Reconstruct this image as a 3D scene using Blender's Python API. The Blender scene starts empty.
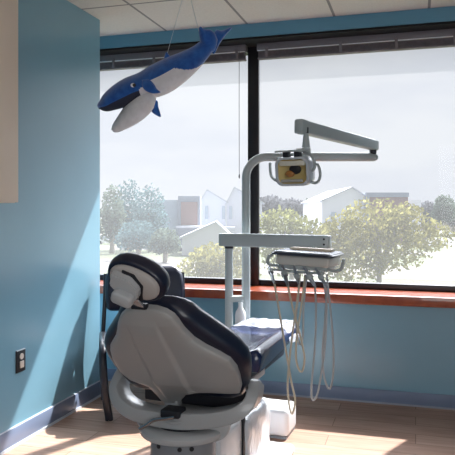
import bpy, bmesh, math, random
from mathutils import Vector, Matrix
random.seed(7)
S = bpy.context.scene
COL = S.collection
PI = math.pi

# ------------------------------------------------------------------ camera frame
F, CX, HY, H = 635.0, 227.5, 210.0, 1.30
YAW = math.radians(16.5)
DV = Vector((-math.sin(YAW), math.cos(YAW), 0)); RV = Vector((math.cos(YAW), math.sin(YAW), 0)); UP = Vector((0, 0, 1))
EYE = Vector((0, 0, H))
def at(px, py, D):
    return EYE + (DV + RV*((px-CX)/F) - UP*((py-HY)/F))*D

# ------------------------------------------------------------------ materials
def lin(c):
    c = c/255.0
    return c/12.92 if c <= .04045 else ((c+.055)/1.055)**2.4
def rgb(*c):
    return (lin(c[0]), lin(c[1]), lin(c[2]), 1)
def nt(name):
    m = bpy.data.materials.new(name); m.use_nodes = True
    t = m.node_tree; b = t.nodes['Principled BSDF']
    return m, t, b
def mat(name, c, rough=.5, metal=0, spec=.5, var=0, vscale=8, bump=0, bscale=40, sheen=0, trans=0, coat=0, dist=.002):
    m, t, b = nt(name)
    b.inputs['Base Color'].default_value = rgb(*c)
    b.inputs['Roughness'].default_value = rough
    b.inputs['Metallic'].default_value = metal
    b.inputs['Specular IOR Level'].default_value = spec
    b.inputs['Sheen Weight'].default_value = sheen
    b.inputs['Coat Weight'].default_value = coat
    tc = t.nodes.new('ShaderNodeTexCoord')
    if var:
        n = t.nodes.new('ShaderNodeTexNoise'); n.inputs['Scale'].default_value = vscale; n.inputs['Detail'].default_value = 3
        t.links.new(tc.outputs['Object'], n.inputs['Vector'])
        r = t.nodes.new('ShaderNodeValToRGB')
        lo = tuple(max(0, x-var) for x in c); hi = tuple(min(255, x+var) for x in c)
        r.color_ramp.elements[0].position = .3; r.color_ramp.elements[1].position = .7
        r.color_ramp.elements[0].color = rgb(*lo); r.color_ramp.elements[1].color = rgb(*hi)
        t.links.new(n.outputs['Fac'], r.inputs['Fac']); t.links.new(r.outputs['Color'], b.inputs['Base Color'])
    if bump:
        n = t.nodes.new('ShaderNodeTexNoise'); n.inputs['Scale'].default_value = bscale; n.inputs['Detail'].default_value = 4
        t.links.new(tc.outputs['Object'], n.inputs['Vector'])
        bp = t.nodes.new('ShaderNodeBump'); bp.inputs['Strength'].default_value = bump; bp.inputs['Distance'].default_value = dist
        t.links.new(n.outputs['Fac'], bp.inputs['Height']); t.links.new(bp.outputs['Normal'], b.inputs['Normal'])
    return m
def leafmat(name, c, var=22, tr=.5):
    m, t, b = nt(name)
    out = t.nodes['Material Output']
    geo = t.nodes.new('ShaderNodeTexCoord')
    n = t.nodes.new('ShaderNodeTexNoise'); n.inputs['Scale'].default_value = .9; n.inputs['Detail'].default_value = 5
    t.links.new(geo.outputs['Object'], n.inputs['Vector'])
    r = t.nodes.new('ShaderNodeValToRGB'); r.color_ramp.elements[0].position = .36; r.color_ramp.elements[1].position = .64
    r.color_ramp.elements[0].color = rgb(*[max(0, x-var) for x in c]); r.color_ramp.elements[1].color = rgb(*[min(255, x+var) for x in c])
    t.links.new(n.outputs['Fac'], r.inputs['Fac'])
    d = t.nodes.new('ShaderNodeBsdfDiffuse'); tl = t.nodes.new('ShaderNodeBsdfTranslucent'); mx = t.nodes.new('ShaderNodeMixShader')
    mx.inputs[0].default_value = tr
    t.links.new(r.outputs['Color'], d.inputs['Color']); t.links.new(r.outputs['Color'], tl.inputs['Color'])
    t.links.new(d.outputs[0], mx.inputs[1]); t.links.new(tl.outputs[0], mx.inputs[2]); t.links.new(mx.outputs[0], out.inputs['Surface'])
    return m

M = {}
M['wall'] = mat('blue_wall_paint', (118, 161, 181), .28, spec=1.0, var=3, vscale=2, bump=.12, bscale=180)
M['wall_dark'] = mat('blue_header_paint', (92, 146, 172), .45, var=3, vscale=2)
M['base_blue'] = mat('grey_blue_vinyl_baseboard', (112, 126, 152), .45, var=3)
M['edge_gap_light'] = mat('pale_edge_and_gap_light', (196, 203, 212), .5)
M['sill'] = mat('varnished_reddish_wood', (146, 64, 32), .3, var=12, vscale=14, coat=.6)
M['black'] = mat('black_window_metal', (20, 20, 27), .4)
M['soffit'] = mat('soffit_shade_black', (12, 12, 18), .8)  # near-black colour stands in for shade under the window recess
M['blind'] = mat('dark_brown_blind', (112, 104, 110), .5, var=8, vscale=30)
M['blind_l'] = mat('grey_blind_rail', (122, 116, 122), .5)
M['cord'] = mat('grey_cord', (120, 122, 128), .6)
M['cab'] = mat('beige_laminate', (236, 218, 200), .5, var=3, vscale=3)
M['navy'] = mat('navy_vinyl', (20, 27, 50), .36, bump=.12, bscale=220, coat=.25)
M['navy2'] = mat('navy_seat_vinyl', (26, 42, 84), .26, bump=.1, bscale=120, coat=.5)
M['shell'] = mat('warm_grey_plastic_shell', (172, 171, 170), .36, coat=.15, var=3, vscale=5)
M['hshell'] = mat('pale_grey_head_shell', (188, 182, 178), .45)
M['gmetal'] = mat('grey_enamel', (190, 192, 194), .42, coat=.1)
M['yoke'] = mat('grey_cast_enamel', (174, 176, 178), .34, coat=.3)
M['col'] = mat('darker_grey_enamel', (138, 142, 148), .45)
M['dark'] = mat('dark_plastic', (30, 32, 40), .5)
M['chrome'] = mat('chrome', (200, 204, 210), .18, metal=1)
M['white'] = mat('white_plastic', (232, 234, 238), .35)
M['unit'] = mat('pale_green_grey_enamel', (176, 186, 188), .38, coat=.15)
M['tray'] = mat('pale_tray_plastic', (214, 212, 206), .4)
M['tray_dark'] = mat('dark_tray_rim', (62, 66, 78), .3)
M['mat_beige'] = mat('beige_tray_liner', (210, 196, 176), .6)
M['hose'] = mat('beige_hose', (208, 198, 178), .45)
M['hose_g'] = mat('grey_hose', (176, 178, 180), .45)
M['hand'] = mat('brushed_steel', (150, 156, 164), .35, metal=.8)
M['bchair'] = mat('black_chair_frame', (18, 22, 36), .35, coat=.2)
M['bpad'] = mat('black_navy_upholstery', (20, 27, 50), .4, bump=.1, bscale=150, coat=.2)
M['outlet'] = mat('black_outlet_plate', (24, 24, 30), .4)
M['socket'] = mat('ivory_socket', (216, 204, 194), .45)
M['lampglass'] = mat('lamp_reflector_yellow', (240, 222, 160), .25, metal=.1)
M['amber'] = mat('lamp_bulb_amber', (176, 120, 60), .3)
M['wblue'] = mat('royal_blue_plush', (28, 90, 170), .9, var=12, vscale=30, bump=.5, bscale=160, sheen=.5, dist=.004)
M['wgrey'] = mat('pale_grey_plush', (226, 226, 230), .95, var=8, vscale=25, bump=.4, bscale=140, sheen=.3, dist=.004)
M['wmouth'] = mat('dark_slate_plush', (54, 58, 76), .95, bump=.4, bscale=140)
M['eye_w'] = mat('white_felt', (240, 240, 245), .6)
M['bottle'] = mat('milky_white_plastic', (228, 230, 232), .4)

# plastic wrap, white with creases
m, t, b = nt('white_wrinkled_plastic_wrap')
b.inputs['Base Color'].default_value = rgb(224, 228, 234); b.inputs['Roughness'].default_value = .2; b.inputs['Coat Weight'].default_value = .4
tc = t.nodes.new('ShaderNodeTexCoord'); n = t.nodes.new('ShaderNodeTexNoise'); n.inputs['Scale'].default_value = 7; n.inputs['Distortion'].default_value = 1.6; n.inputs['Detail'].default_value = 2
mp = t.nodes.new('ShaderNodeMapping'); mp.inputs['Scale'].default_value = (1, 1.6, .5)
t.links.new(tc.outputs['Object'], mp.inputs[0]); t.links.new(mp.outputs[0], n.inputs['Vector'])
bp = t.nodes.new('ShaderNodeBump'); bp.inputs['Strength'].default_value = .55; bp.inputs['Distance'].default_value = .025
t.links.new(n.outputs['Fac'], bp.inputs['Height']); t.links.new(bp.outputs['Normal'], b.inputs['Normal'])
M['wrap'] = m
# clear film
m, t, b = nt('clear_plastic_film')
out = t.nodes['Material Output']
tr = t.nodes.new('ShaderNodeBsdfTransparent'); mx = t.nodes.new('ShaderNodeMixShader')
b.inputs['Base Color'].default_value = rgb(225, 230, 240); b.inputs['Roughness'].default_value = .15
tc = t.nodes.new('ShaderNodeTexCoord'); n = t.nodes.new('ShaderNodeTexNoise'); n.inputs['Scale'].default_value = 9; n.inputs['Distortion'].default_value = 1
t.links.new(tc.outputs['Object'], n.inputs['Vector'])
bp = t.nodes.new('ShaderNodeBump'); bp.inputs['Strength'].default_value = .6; bp.inputs['Distance'].default_value = .02
t.links.new(n.outputs['Fac'], bp.inputs['Height']); t.links.new(bp.outputs['Normal'], b.inputs['Normal'])
mr = t.nodes.new('ShaderNodeMapRange'); mr.inputs['From Min'].default_value = .35; mr.inputs['From Max'].default_value = .65; mr.inputs['To Min'].default_value = .35; mr.inputs['To Max'].default_value = .85
t.links.new(n.outputs['Fac'], mr.inputs['Value']); t.links.new(mr.outputs[0], mx.inputs[0])
t.links.new(tr.outputs[0], mx.inputs[1]); t.links.new(b.outputs[0], mx.inputs[2]); t.links.new(mx.outputs[0], out.inputs['Surface'])
M['film'] = m
# window glass: clear, glare haze mixed into the shader, faint reflection
def glass(name, haze):
    m, t, b = nt(name); out = t.nodes['Material Output']
    tr = t.nodes.new('ShaderNodeBsdfTransparent'); tr.inputs[0].default_value = (.97, .98, 1, 1)
    tl = t.nodes.new('ShaderNodeBsdfTranslucent'); tl.inputs[0].default_value = (.93, .95, 1, 1)
    gl = t.nodes.new('ShaderNodeBsdfGlossy'); gl.inputs['Roughness'].default_value = .02
    m1 = t.nodes.new('ShaderNodeMixShader'); m1.inputs[0].default_value = haze
    m2 = t.nodes.new('ShaderNodeMixShader'); m2.inputs[0].default_value = .004
    t.links.new(tr.outputs[0], m1.inputs[1]); t.links.new(tl.outputs[0], m1.inputs[2])
    t.links.new(m1.outputs[0], m2.inputs[1]); t.links.new(gl.outputs[0], m2.inputs[2]); t.links.new(m2.outputs[0], out.inputs['Surface'])
    return m
M['glass'] = glass('hazy_window_glass', .03)
M['glass_l'] = glass('hazier_window_glass', .038)

# ceiling tiles with dark grid lines
m, t, b = nt('acoustic_ceiling_tile')
b.inputs['Roughness'].default_value = .9
tc = t.nodes.new('ShaderNodeTexCoord'); sp = t.nodes.new('ShaderNodeSeparateXYZ'); t.links.new(tc.outputs['Object'], sp.inputs[0])
def mnode(t, op, a, bb):
    n = t.nodes.new('ShaderNodeMath'); n.operation = op
    for i, v in enumerate((a, bb)):
        if isinstance(v, (int, float)): n.inputs[i].default_value = v
        else: t.links.new(v, n.inputs[i])
    return n.outputs[0]
def gridline(t, co, period, off, w):
    a = mnode(t, 'ADD', co, -off); a = mnode(t, 'DIVIDE', a, period); a = mnode(t, 'FRACT', a, 0)
    a = mnode(t, 'ADD', a, -.5); a = mnode(t, 'ABSOLUTE', a, 0); return mnode(t, 'GREATER_THAN', a, .5-w/period)
gx = gridline(t, sp.outputs['X'], .62, -1.155, .009); gy = gridline(t, sp.outputs['Y'], 1.24, 3.76, .009)
g = mnode(t, 'MAXIMUM', gx, gy)
n = t.nodes.new('ShaderNodeTexNoise'); n.inputs['Scale'].default_value = 90; t.links.new(tc.outputs['Object'], n.inputs['Vector'])
r = t.nodes.new('ShaderNodeValToRGB'); r.color_ramp.elements[0].color = rgb(205, 200, 197); r.color_ramp.elements[1].color = rgb(226, 222, 218)
t.links.new(n.outputs['Fac'], r.inputs['Fac'])
mx = t.nodes.new('ShaderNodeMix'); mx.data_type = 'RGBA'; t.links.new(g, mx.inputs[0]); t.links.new(r.outputs['Color'], mx.inputs[6]); mx.inputs[7].default_value = rgb(140, 138, 140)
t.links.new(mx.outputs[2], b.inputs['Base Color'])
M['ceil'] = m

# plank floor, planks run along X
m, t, b = nt('wood_plank_floor')
tc = t.nodes.new('ShaderNodeTexCoord')
mp0 = t.nodes.new('ShaderNodeMapping'); mp0.inputs['Rotation'].default_value = (0, 0, 0)
t.links.new(tc.outputs['Object'], mp0.inputs[0])
br = t.nodes.new('ShaderNodeTexBrick'); br.inputs['Scale'].default_value = 1; br.inputs['Brick Width'].default_value = 1.3; br.inputs['Row Height'].default_value = .16
br.inputs['Mortar Size'].default_value = .0022; br.inputs['Color1'].default_value = rgb(176, 142, 124); br.inputs['Color2'].default_value = rgb(196, 166, 148); br.inputs['Mortar'].default_value = rgb(128, 100, 84); br.offset = .37
t.links.new(mp0.outputs[0], br.inputs['Vector'])
mp = t.nodes.new('ShaderNodeMapping'); mp.inputs['Scale'].default_value = (1.2, 14, 1); t.links.new(tc.outputs['Object'], mp.inputs[0])
n = t.nodes.new('ShaderNodeTexNoise'); n.inputs['Scale'].default_value = 3; n.inputs['Detail'].default_value = 6; n.inputs['Distortion'].default_value = .4; t.links.new(mp.outputs[0], n.inputs['Vector'])
r = t.nodes.new('ShaderNodeValToRGB'); r.color_ramp.elements[0].position = .3; r.color_ramp.elements[1].position = .75
r.color_ramp.elements[0].color = (.72, .68, .66, 1); r.color_ramp.elements[1].color = (1, 1, 1, 1); t.links.new(n.outputs['Fac'], r.inputs['Fac'])
mx = t.nodes.new('ShaderNodeMix'); mx.data_type = 'RGBA'; mx.blend_type = 'MULTIPLY'; mx.inputs[0].default_value = 1
t.links.new(br.outputs['Color'], mx.inputs[6]); t.links.new(r.outputs['Color'], mx.inputs[7]); t.links.new(mx.outputs[2], b.inputs['Base Color'])
b.inputs['Roughness'].default_value = .5; b.inputs['Specular IOR Level'].default_value = .3
M['floor'] = m

# ------------------------------------------------------------------ mesh helpers
def obj(name, bm, ms, parent=None, smooth=35, loc=None):
    me = bpy.data.meshes.new(name)
    bmesh.ops.recalc_face_normals(bm, faces=bm.faces[:])
    bm.to_mesh(me); bm.free()
    if smooth:
        for p in me.polygons: p.use_smooth = True
        me.set_sharp_from_angle(angle=math.radians(smooth))
    for x in (ms if isinstance(ms, (list, tuple)) else [ms]): me.materials.append(x)
    o = bpy.data.objects.new(name, me); COL.objects.link(o)
    if parent: o.parent = parent
    if loc: o.location = loc
    return o
def empty(name, label, cat, loc=(0, 0, 0), rz=0, group=None):
    o = bpy.data.objects.new(name, None); COL.objects.link(o); o.location = loc; o.rotation_euler = (0, 0, rz)
    o.empty_display_size = .1
    return tag(o, label, cat, group)
def tag(o, label, cat, group=None):
    o['label'] = label; o['category'] = cat
    if group: o['group'] = group
    return o
def struct(name, bm, ms, smooth=35):
    o = obj(name, bm, ms, None, smooth); o['kind'] = 'structure'; return o
def box(bm, lo, hi, bev=0, seg=2, mi=0, mtx=None):
    lo, hi = Vector(lo), Vector(hi)
    b2 = bmesh.new()
    bmesh.ops.create_cube(b2, size=1)
    for v in b2.verts:
        v.co = Vector([(lo[i]+hi[i])/2 + v.co[i]*(hi[i]-lo[i]) for i in range(3)])
    if bev: bmesh.ops.bevel(b2, geom=b2.edges[:], offset=bev, segments=seg, affect='EDGES', profile=.5)
    return merge(bm, b2, mi, mtx)
def merge(bm, b2, mi=0, mtx=None):
    if mtx is not None: bmesh.ops.transform(b2, matrix=mtx, verts=b2.verts[:])
    mp = {v: bm.verts.new(v.co) for v in b2.verts}
    for f in b2.faces:
        try:
            nf = bm.faces.new([mp[v] for v in f.verts]); nf.material_index = mi
        except ValueError: pass
    b2.free(); return bm
def NB(): return bmesh.new()
def bxo(lo, hi, bev=0, seg=2): return box(NB(), lo, hi, bev, seg)
def loft(bm, rings, closed=True, caps=True, mi=0):
    rv = [[bm.verts.new(p) for p in r] for r in rings]
    n = len(rv[0])
    for a, c in zip(rv[:-1], rv[1:]):
        for i in range(n if closed else n-1):
            j = (i+1) % n
            try: f = bm.faces.new([a[i], a[j], c[j], c[i]]); f.material_index = mi
            except ValueError: pass
    if caps and closed:
        for r in (rv[0], rv[-1]):
            try: f = bm.faces.new(r); f.material_index = mi
            except ValueError: pass
    return rv
def catmull(pts, n=6):
    P = [Vector(p) for p in pts]
    if len(P) < 3: return P
    out = []
    Q = [P[0]*2-P[1]] + P + [P[-1]*2-P[-2]]
    for i in range(1, len(Q)-2):
        for k in range(n):
            u = k/n; a, b, c, d = Q[i-1], Q[i], Q[i+1], Q[i+2]
            out.append(.5*((2*b)+(c-a)*u+(2*a-5*b+4*c-d)*u*u+(3*b-a-3*c+d)*u**3))
    out.append(P[-1]); return out
def sweep(bm, pts, prof, ref=(0, 0, 1), caps=True, mi=0, scale=None):
    """prof: list of (a,b) in the frame (side, up) along the path"""
    P = [Vector(p) for p in pts]; ref = Vector(ref); rings = []
    for i, p in enumerate(P):
        T = (P[min(i+1, len(P)-1)]-P[max(i-1, 0)]).normalized()
        A = T.cross(ref)
        if A.length < 1e-4: A = T.cross(Vector((1, .01, 0)))
        A.normalize(); B = A.cross(T).normalized()
        s = scale[i] if scale else 1
        rings.append([p+A*a*s+B*b_*s for a, b_ in prof])
    return loft(bm, rings, True, caps, mi)
def circ(r, n=12, ry=None): return [(r*math.cos(2*PI*i/n), (ry or r)*math.sin(2*PI*i/n)) for i in range(n)]
def rrect(w, h, r, n=4):
    out = []
    for cx, cy, a0 in ((w-r, h-r, 0), (-(w-r), h-r, 90), (-(w-r), -(h-r), 180), (w-r, -(h-r), 270)):
        for k in range(n+1):
            a = math.radians(a0+90*k/n); out.append((cx+r*math.cos(a), cy+r*math.sin(a)))
    return out
def tube(bm, pts, r, n=10, smooth=True, k=6, ref=(.13, .21, .96), mi=0):
    return sweep(bm, catmull(pts, k) if smooth else pts, circ(r, n), ref, mi=mi)
def lathe(bm, prof, n=40, mtx=None, mi=0):
    b2 = NB(); rings = []
    for r, z in prof:
        rings.append([Vector((max(r, 1e-4)*math.cos(2*PI*i/n), max(r, 1e-4)*math.sin(2*PI*i/n), z)) for i in range(n)])
    loft(b2, rings)
    return merge(bm, b2, mi, mtx)
def ell(bm, c, rad, mi=0, u=24, v=14, mtx=None):
    b2 = NB(); bmesh.ops.create_uvsphere(b2, u_segments=u, v_segments=v, radius=1)
    T = Matrix.Translation(c) @ (mtx or Matrix.Identity(4)) @ Matrix.Diagonal((*rad, 1))
    return merge(bm, b2, mi, T)
def frame_m(o, x, y, z):
    m = Matrix((x, y, z)).transposed().to_4x4(); m.translation = o; return m

# ================================================================== THE ROOM
XL, YW, ZC = -2.12, 4.39, 2.63
struct('floor', bxo((-2.8, -2.2, -.12), (2.2, 4.75, 0)), M['floor'])
struct('ceiling', bxo((-2.8, -2.2, ZC), (2.2, 4.45, ZC+.1)), M['ceil'])
struct('wall_left', bxo((XL-.12, -2.2, 0), (XL, 4.01, ZC)), M['wall'])
bm = NB(); box(bm, (-2.78, 3.89, 0), (XL-.12, 4.01, ZC)); box(bm, (-2.9, 3.89, 0), (-2.78, 4.8, ZC))
struct('wall_nook', bm, M['wall'])
struct('wall_right', bxo((2.2, -2.2, 0), (2.32, 4.85, ZC)), M['wall'])
struct('wall_back', bxo((-2.24, -2.32, 0), (2.32, -2.2, ZC)), M['wall'])
bm = NB(); box(bm, (-2.78, YW, 0), (2.2, 4.75, .671)); box(bm, (.42, YW, .737), (2.2, 4.75, 2.53))
struct('wall_window', bm, M['wall'])
struct('wall_header', bxo((-2.78, YW, 2.535), (2.2, 4.85, ZC+.25)), M['wall_dark'])
struct('trim_1', bxo((-2.78, YW+.004, 2.519), (.42, 4.85, 2.534)), M['soffit'])
bm = NB(); box(bm, (-2.78, 4.30, .671), (2.2, 4.39, .736), .006); box(bm, (-2.78, 4.385, .672), (.42, 4.64, .7355))
struct('trim_2', bm, M['sill'])
# baseboards (vinyl cove; the pale bottom line on the left is painted gap light)
bm = NB(); box(bm, (XL, -2.2, .012), (XL+.012, 4.01, .105), .003); box(bm, (XL, -2.2, 0), (XL+.017, 4.01, .014), mi=1); box(bm, (XL, -2.2, .104), (XL+.009, 4.01, .109), mi=1)
struct('baseboard_left', bm, [M['base_blue'], M['edge_gap_light']])
bm = NB(); box(bm, (-2.78, YW-.012, .010), (2.2, YW, .092), .003); box(bm, (-2.78, YW-.016, 0), (2.2, YW, .011), mi=1)
struct('baseboard_window', bm, [M['base_blue'], mat('grey_edge', (150, 156, 170), .5)])

# windows: dark metal frames with one pane each
FY0, FY1 = 4.62, 4.68
def window(name, x0, x1, gl):
    bm = NB(); w = .03
    box(bm, (x0, FY0, .736), (x1, FY1, .779), .004); box(bm, (x0, FY0, 2.485), (x1, FY1, 2.519), .004)
    box(bm, (x0, FY0+.001, .77), (x0+w, FY1-.001, 2.49), .004); box(bm, (x1-w, FY0+.001, .77), (x1, FY1-.001, 2.49), .004)
    o = struct(name, bm, M['black'])
    p = obj('glass_pane', bxo((x0+.02, 4.648, .77), (x1-.02, 4.652, 2.495)), gl, o, 0)
    return o
window('window_1', -2.78, -1.161, M['glass_l'])
window('window_2', -1.161, .42, M['glass'])
bm = NB(); box(bm, (-1.205, 4.600, .736), (-1.12, 4.625, 2.519), .004)
struct('trim_3', bm, M['black'])

# raised blinds
def blind(x0, x1, label):
    t = empty('venetian_blind', label, 'blind', ((x0+x1)/2, 4.545, 2.519), 0, 'raised window blinds')
    w = (x1-x0)/2
    obj('head_rail', bxo((-w, -.03, -.048), (w, .03, 0), .004), M['blind_l'], t)
    bm = NB()
    for k in range(9):
        z = -.0595-.0048*k
        box(bm, (-w+.01, -.025, z-.0016), (w-.01, .025, z+.0012))
    obj('painted_slat_glint', bxo((-w+.004, -.031, -.0555), (w-.004, -.024, -.0495), .001), M['white'], t)  # white strip painted in as the bright light line on the slats
    obj('slat_stack', bm, M['blind'], t)
    obj('bottom_rail', bxo((-w+.005, -.026, -.113), (w-.005, .026, -.1005), .003), M['blind'], t)
    k = 0
    for u in ([-.62, -.1, .42, .9] if w < .69 else [-.9, -.2, .3, .8]):
        obj('ladder_clip', bxo((u*w-.011, -.034, -.108), (u*w+.011, -.0305, -.03), .001), M['blind_l'], t)
    return t, w
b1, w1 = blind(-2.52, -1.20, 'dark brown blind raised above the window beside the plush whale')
bm = NB(); tube(bm, [(w1-.045, -.038, -.05), (w1-.045, -.04, -.5), (w1-.044, -.04, -.95)], .0022, 6); ell(bm, (w1-.044, -.04, -.97), (.006, .006, .018), u=10, v=8)
obj('pull_cord', bm, M['cord'], b1)
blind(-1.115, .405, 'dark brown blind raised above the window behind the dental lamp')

# ceiling light (only its far edge is in view)
t = empty('ceiling_light', 'recessed ceiling light with dark trim at the top edge of the picture', 'light', (-.845, 3.14, ZC))
bm = NB()
for lo, hi in (((-.30, -.62, -.02), (.30, -.595, 0)), ((-.30, .595, -.02), (.30, .62, 0)), ((-.30, -.6, -.02), (-.275, .6, 0)), ((.275, -.6, -.02), (.30, .6, 0))): box(bm, lo, hi, .002)
obj('trim_frame', bm, mat('dark_light_trim', (92, 84, 84), .5), t)
obj('diffuser', bxo((-.275, -.595, -.008), (.275, .595, -.001)), mat('pinkish_diffuser', (206, 190, 184), .5), t)

# wall cabinet
t = empty('wall_cabinet', 'beige laminate overhead cabinet hanging on the blue wall', 'cabinet', (XL, 2.0, 1.333))
obj('carcass', bxo((0, -.585, 0), (.31, .585, 1.05), .002), M['cab'], t)
for s in (-1, 1):
    obj('door', bxo((.311, min(s*.003, s*.583), .003), (.33, max(s*.003, s*.583), 1.047), .003), M['cab'], t)
# outlet
t = empty('wall_outlet', 'black power outlet plate with ivory sockets low on the blue wall', 'outlet', (XL, 3.075, .458))
obj('cover_plate', bxo((0, -.043, -.062), (.006, .043, .062), .002), M['outlet'], t)
obj('plate_edge', bxo((.0005, -.040, .057), (.0075, .040, .063), .001), M['edge_gap_light'], t)
for z in (.024, -.018):
    bm = NB(); lathe(bm, [(.0, 0), (.017, 0), (.017, .006), (.0, .006)], 20, Matrix.Translation((.004, .004, z)) @ Matrix.Rotation(PI/2, 4, 'Y'))
    if z < 0: bm.free(); bm = bxo((.004, -.012, z-.022), (.012, .022, z+.016), .003)
    obj('socket', bm, M['socket'], t)

# ================================================================== DENTAL CHAIR
CO = Vector((-.915, 2.45, 0)); CR = math.radians(-3.6)
chair = empty('dental_chair', 'reclined navy dental chair with grey back shell and oval headrest', 'chair', CO, CR)
BETA = math.radians(38); BN = Vector((0, math.cos(BETA), math.sin(BETA))); BU = Vector((0, -math.sin(BETA), math.cos(BETA))); BO = Vector((0, 0, .55))
def bp_(x, v, n): return BO + Vector((x, 0, 0)) + BU*v + BN*n
def interp(tab, v):
    tab = sorted(tab)
    if v <= tab[0][0]: return tab[0][1:]
    for a, c in zip(tab[:-1], tab[1:]):
        if v <= c[0]:
            u = (v-a[0])/(c[0]-a[0]); return tuple(a[i]+(c[i]-a[i])*u for i in range(1, len(a)))
    return tab[-1][1:]
shell_L = [(0.509, -0.012), (0.5, -0.06), (0.487, -0.094), (0.457, -0.129), (0.422, -0.15), (0.387, -0.165), (0.346, -0.186), (0.314, -0.211), (0.288, -0.231), (0.255, -0.244), (0.201, -0.254), (0.119, -0.248), (0.075, -0.222), (0.062, -0.195), (0.040, -0.145), (-0.012, -0.126), (-0.055, -0.113), (-0.085, -0.090)]
shell_R = [(0.509, -0.010), (0.507, 0.032), (0.494, 0.068), (0.47, 0.093), (0.439, 0.104), (0.403, 0.114), (0.351, 0.14), (0.313, 0.178), (0.279, 0.226), (0.247, 0.260), (0.202, 0.276), (0.149, 0.277), (0.087, 0.272), (0.060, 0.262), (0.055, 0.199), (0.04, 0.10), (0.014, 0.024), (-0.013, 0.004), (-0.036, -0.016), (-0.085, -0.037)]
# grey shell: bulging toward the room, with two long creases
bm = NB(); NU = 96; rowsB = []; rowsF = []
vs = sorted({round(-.085+.594*i/70, 4) for i in range(71)} | {p[0] for p in shell_L} | {p[0] for p in shell_R})
def bulge(u, v):
    s = abs(2*u-1); e = (1-s**4)**.5 if s < 1 else 0
    w = min(1, max(0, (.509-v)/.07)); w = w**.5
    w2 = min(1, max(0, (v+.05)/.15)); w2 = .0+1*w2
    return e*w*w2
for v in vs:
    xl, xr = interp(shell_L, v)[0], interp(shell_R, v)[0]
    rb, rf = [], []
    for i in range(NU+1):
        u = .5-.5*math.cos(PI*i/NU); x = xl+(xr-xl)*u
        d = .012+.024*bulge(u, v)
        for c0, c1 in ((-.098, -.085), (.028, .060)):
            cl = c0+(c1-c0)*(.42-v)/.42
            d += .0 if abs(x-cl) > .02 else .0
        cl, cr_ = -.098+.013*(.42-v)/.42*1.2, .028+.032*(.42-v)/.42*1.2
        pan = 1/(1+math.exp(-(x-cl)/.0022))*1/(1+math.exp((x-cr_)/.0022))
        d += .010*pan*min(1, max(0, (.46-v)/.06))*bulge(u, v)
        rb.append(bm.verts.new(bp_(x, v, -d))); rf.append(bm.verts.new(bp_(x, v, .008)))
    rowsB.append(rb); rowsF.append(rf)
for rows in (rowsB, rowsF):
    for a, c in zip(rows[:-1], rows[1:]):
        for i in range(NU): bm.faces.new([a[i], a[i+1], c[i+1], c[i]])
for rb, rf, rb2, rf2 in zip(rowsB[:-1], rowsF[:-1], rowsB[1:], rowsF[1:]):
    for i in (0, NU): bm.faces.new([rb[i], rf[i], rf2[i], rb2[i]])
for k in (0, -1):
    for i in range(NU): bm.faces.new([rowsB[k][i], rowsB[k][i+1], rowsF[k][i+1], rowsF[k][i]])
obj('backrest_shell', bm, M['shell'], chair, 50)
# navy cushion in front of the shell
cush_tab = [(-.05, .12), (-.035, .2), (0, .262), (.05, .285), (.12, .303), (.18, .311), (.22, .308), (.26, .292), (.30, .266), (.34, .232), (.40, .180), (.44, .152), (.465, .125), (.482, .095), (.493, .05), (.496, .02)]
bm = NB(); rings = []
for a, c in zip(cush_tab[:-1], cush_tab[1:]):
    for i in range(3):
        v = a[0]+(c[0]-a[0])*i/3; hw = a[1]+(c[1]-a[1])*i/3
        th = .050*min(1, max(.12, max(0, (.498-v)/.06)**.5))*min(1, max(.15, ((v+.06)/.05)**.5 if v > -.06 else .15))
        rings.append([bp_(x-.012*max(0, v-.2)/.3, v, .056+y) for x, y in rrect(hw, th, min(th, hw)*.85, 5)])
loft(bm, rings)
obj('backrest_cushion', bm, M['navy'], chair, 50)
# dark mechanism behind the lower shell
obj('recline_mechanism', bxo((-.22, .075, .475), (.25, .17, .575), .012), M['dark'], chair)
bm = NB(); box(bm, (-.040, -.135, .485), (.040, -.06, .515), .005); obj('tilt_block', bm, M['dark'], chair)
bm = NB(); box(bm, (-.10, .03, .470), (-.04, .08, .492), .004); box(bm, (-.05, .02, .472), (-.036, .06, .508), .003); obj('latch_bracket', bm, M['gmetal'], chair)

# headrest
HB = math.radians(26); HN = Vector((0, math.cos(HB), math.sin(HB))); HU = Vector((0, -math.sin(HB), math.cos(HB)))
roll = math.radians(-24)
HX = Vector((1, 0, 0))*math.cos(roll) + HU*math.sin(roll); HV = HN.cross(HX)*-1
HV = HX.cross(HN)*-1
if HV.z < 0: HV = -HV
HO = Vector((-.010, -.40, 1.045))
def hp(a, v, n): return HO+HX*a+HV*v+HN*n
def disc_loft(bm, prof, rx, ry, n=40, e=2.3):
    rings = []
    for s, d, off in prof:
        ring = []
        for i in range(n):
            th = 2*PI*i/n; c, s_ = math.cos(th), math.sin(th)
            ring.append(hp(rx*(1+d)*s*math.copysign(abs(c)**(2/e), c), ry*(1+d*1.4)*s*math.copysign(abs(s_)**(2/e), s_), off))
        rings.append(ring)
    loft(bm, rings)
bm = NB(); disc_loft(bm, [(.86, 0, 0.004), (.95, 0, .006), (1, 0, .02), (1.02, 0, .04), (1, 0, .058), (.93, 0, .072), (.8, 0, .08), (.5, 0, .084), (.1, 0, .084)], .113, .074)
obj('headrest_cushion', bm, M['navy'], chair, 60)
bm = NB(); disc_loft(bm, [(1, 0, .008), (1, 0, .0), (.97, 0, -.006), (.9, 0, -.012), (.6, 0, -.016), (.1, 0, -.017)], .096, .059)
obj('headrest_shell', bm, M['hshell'], chair, 60)
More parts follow.
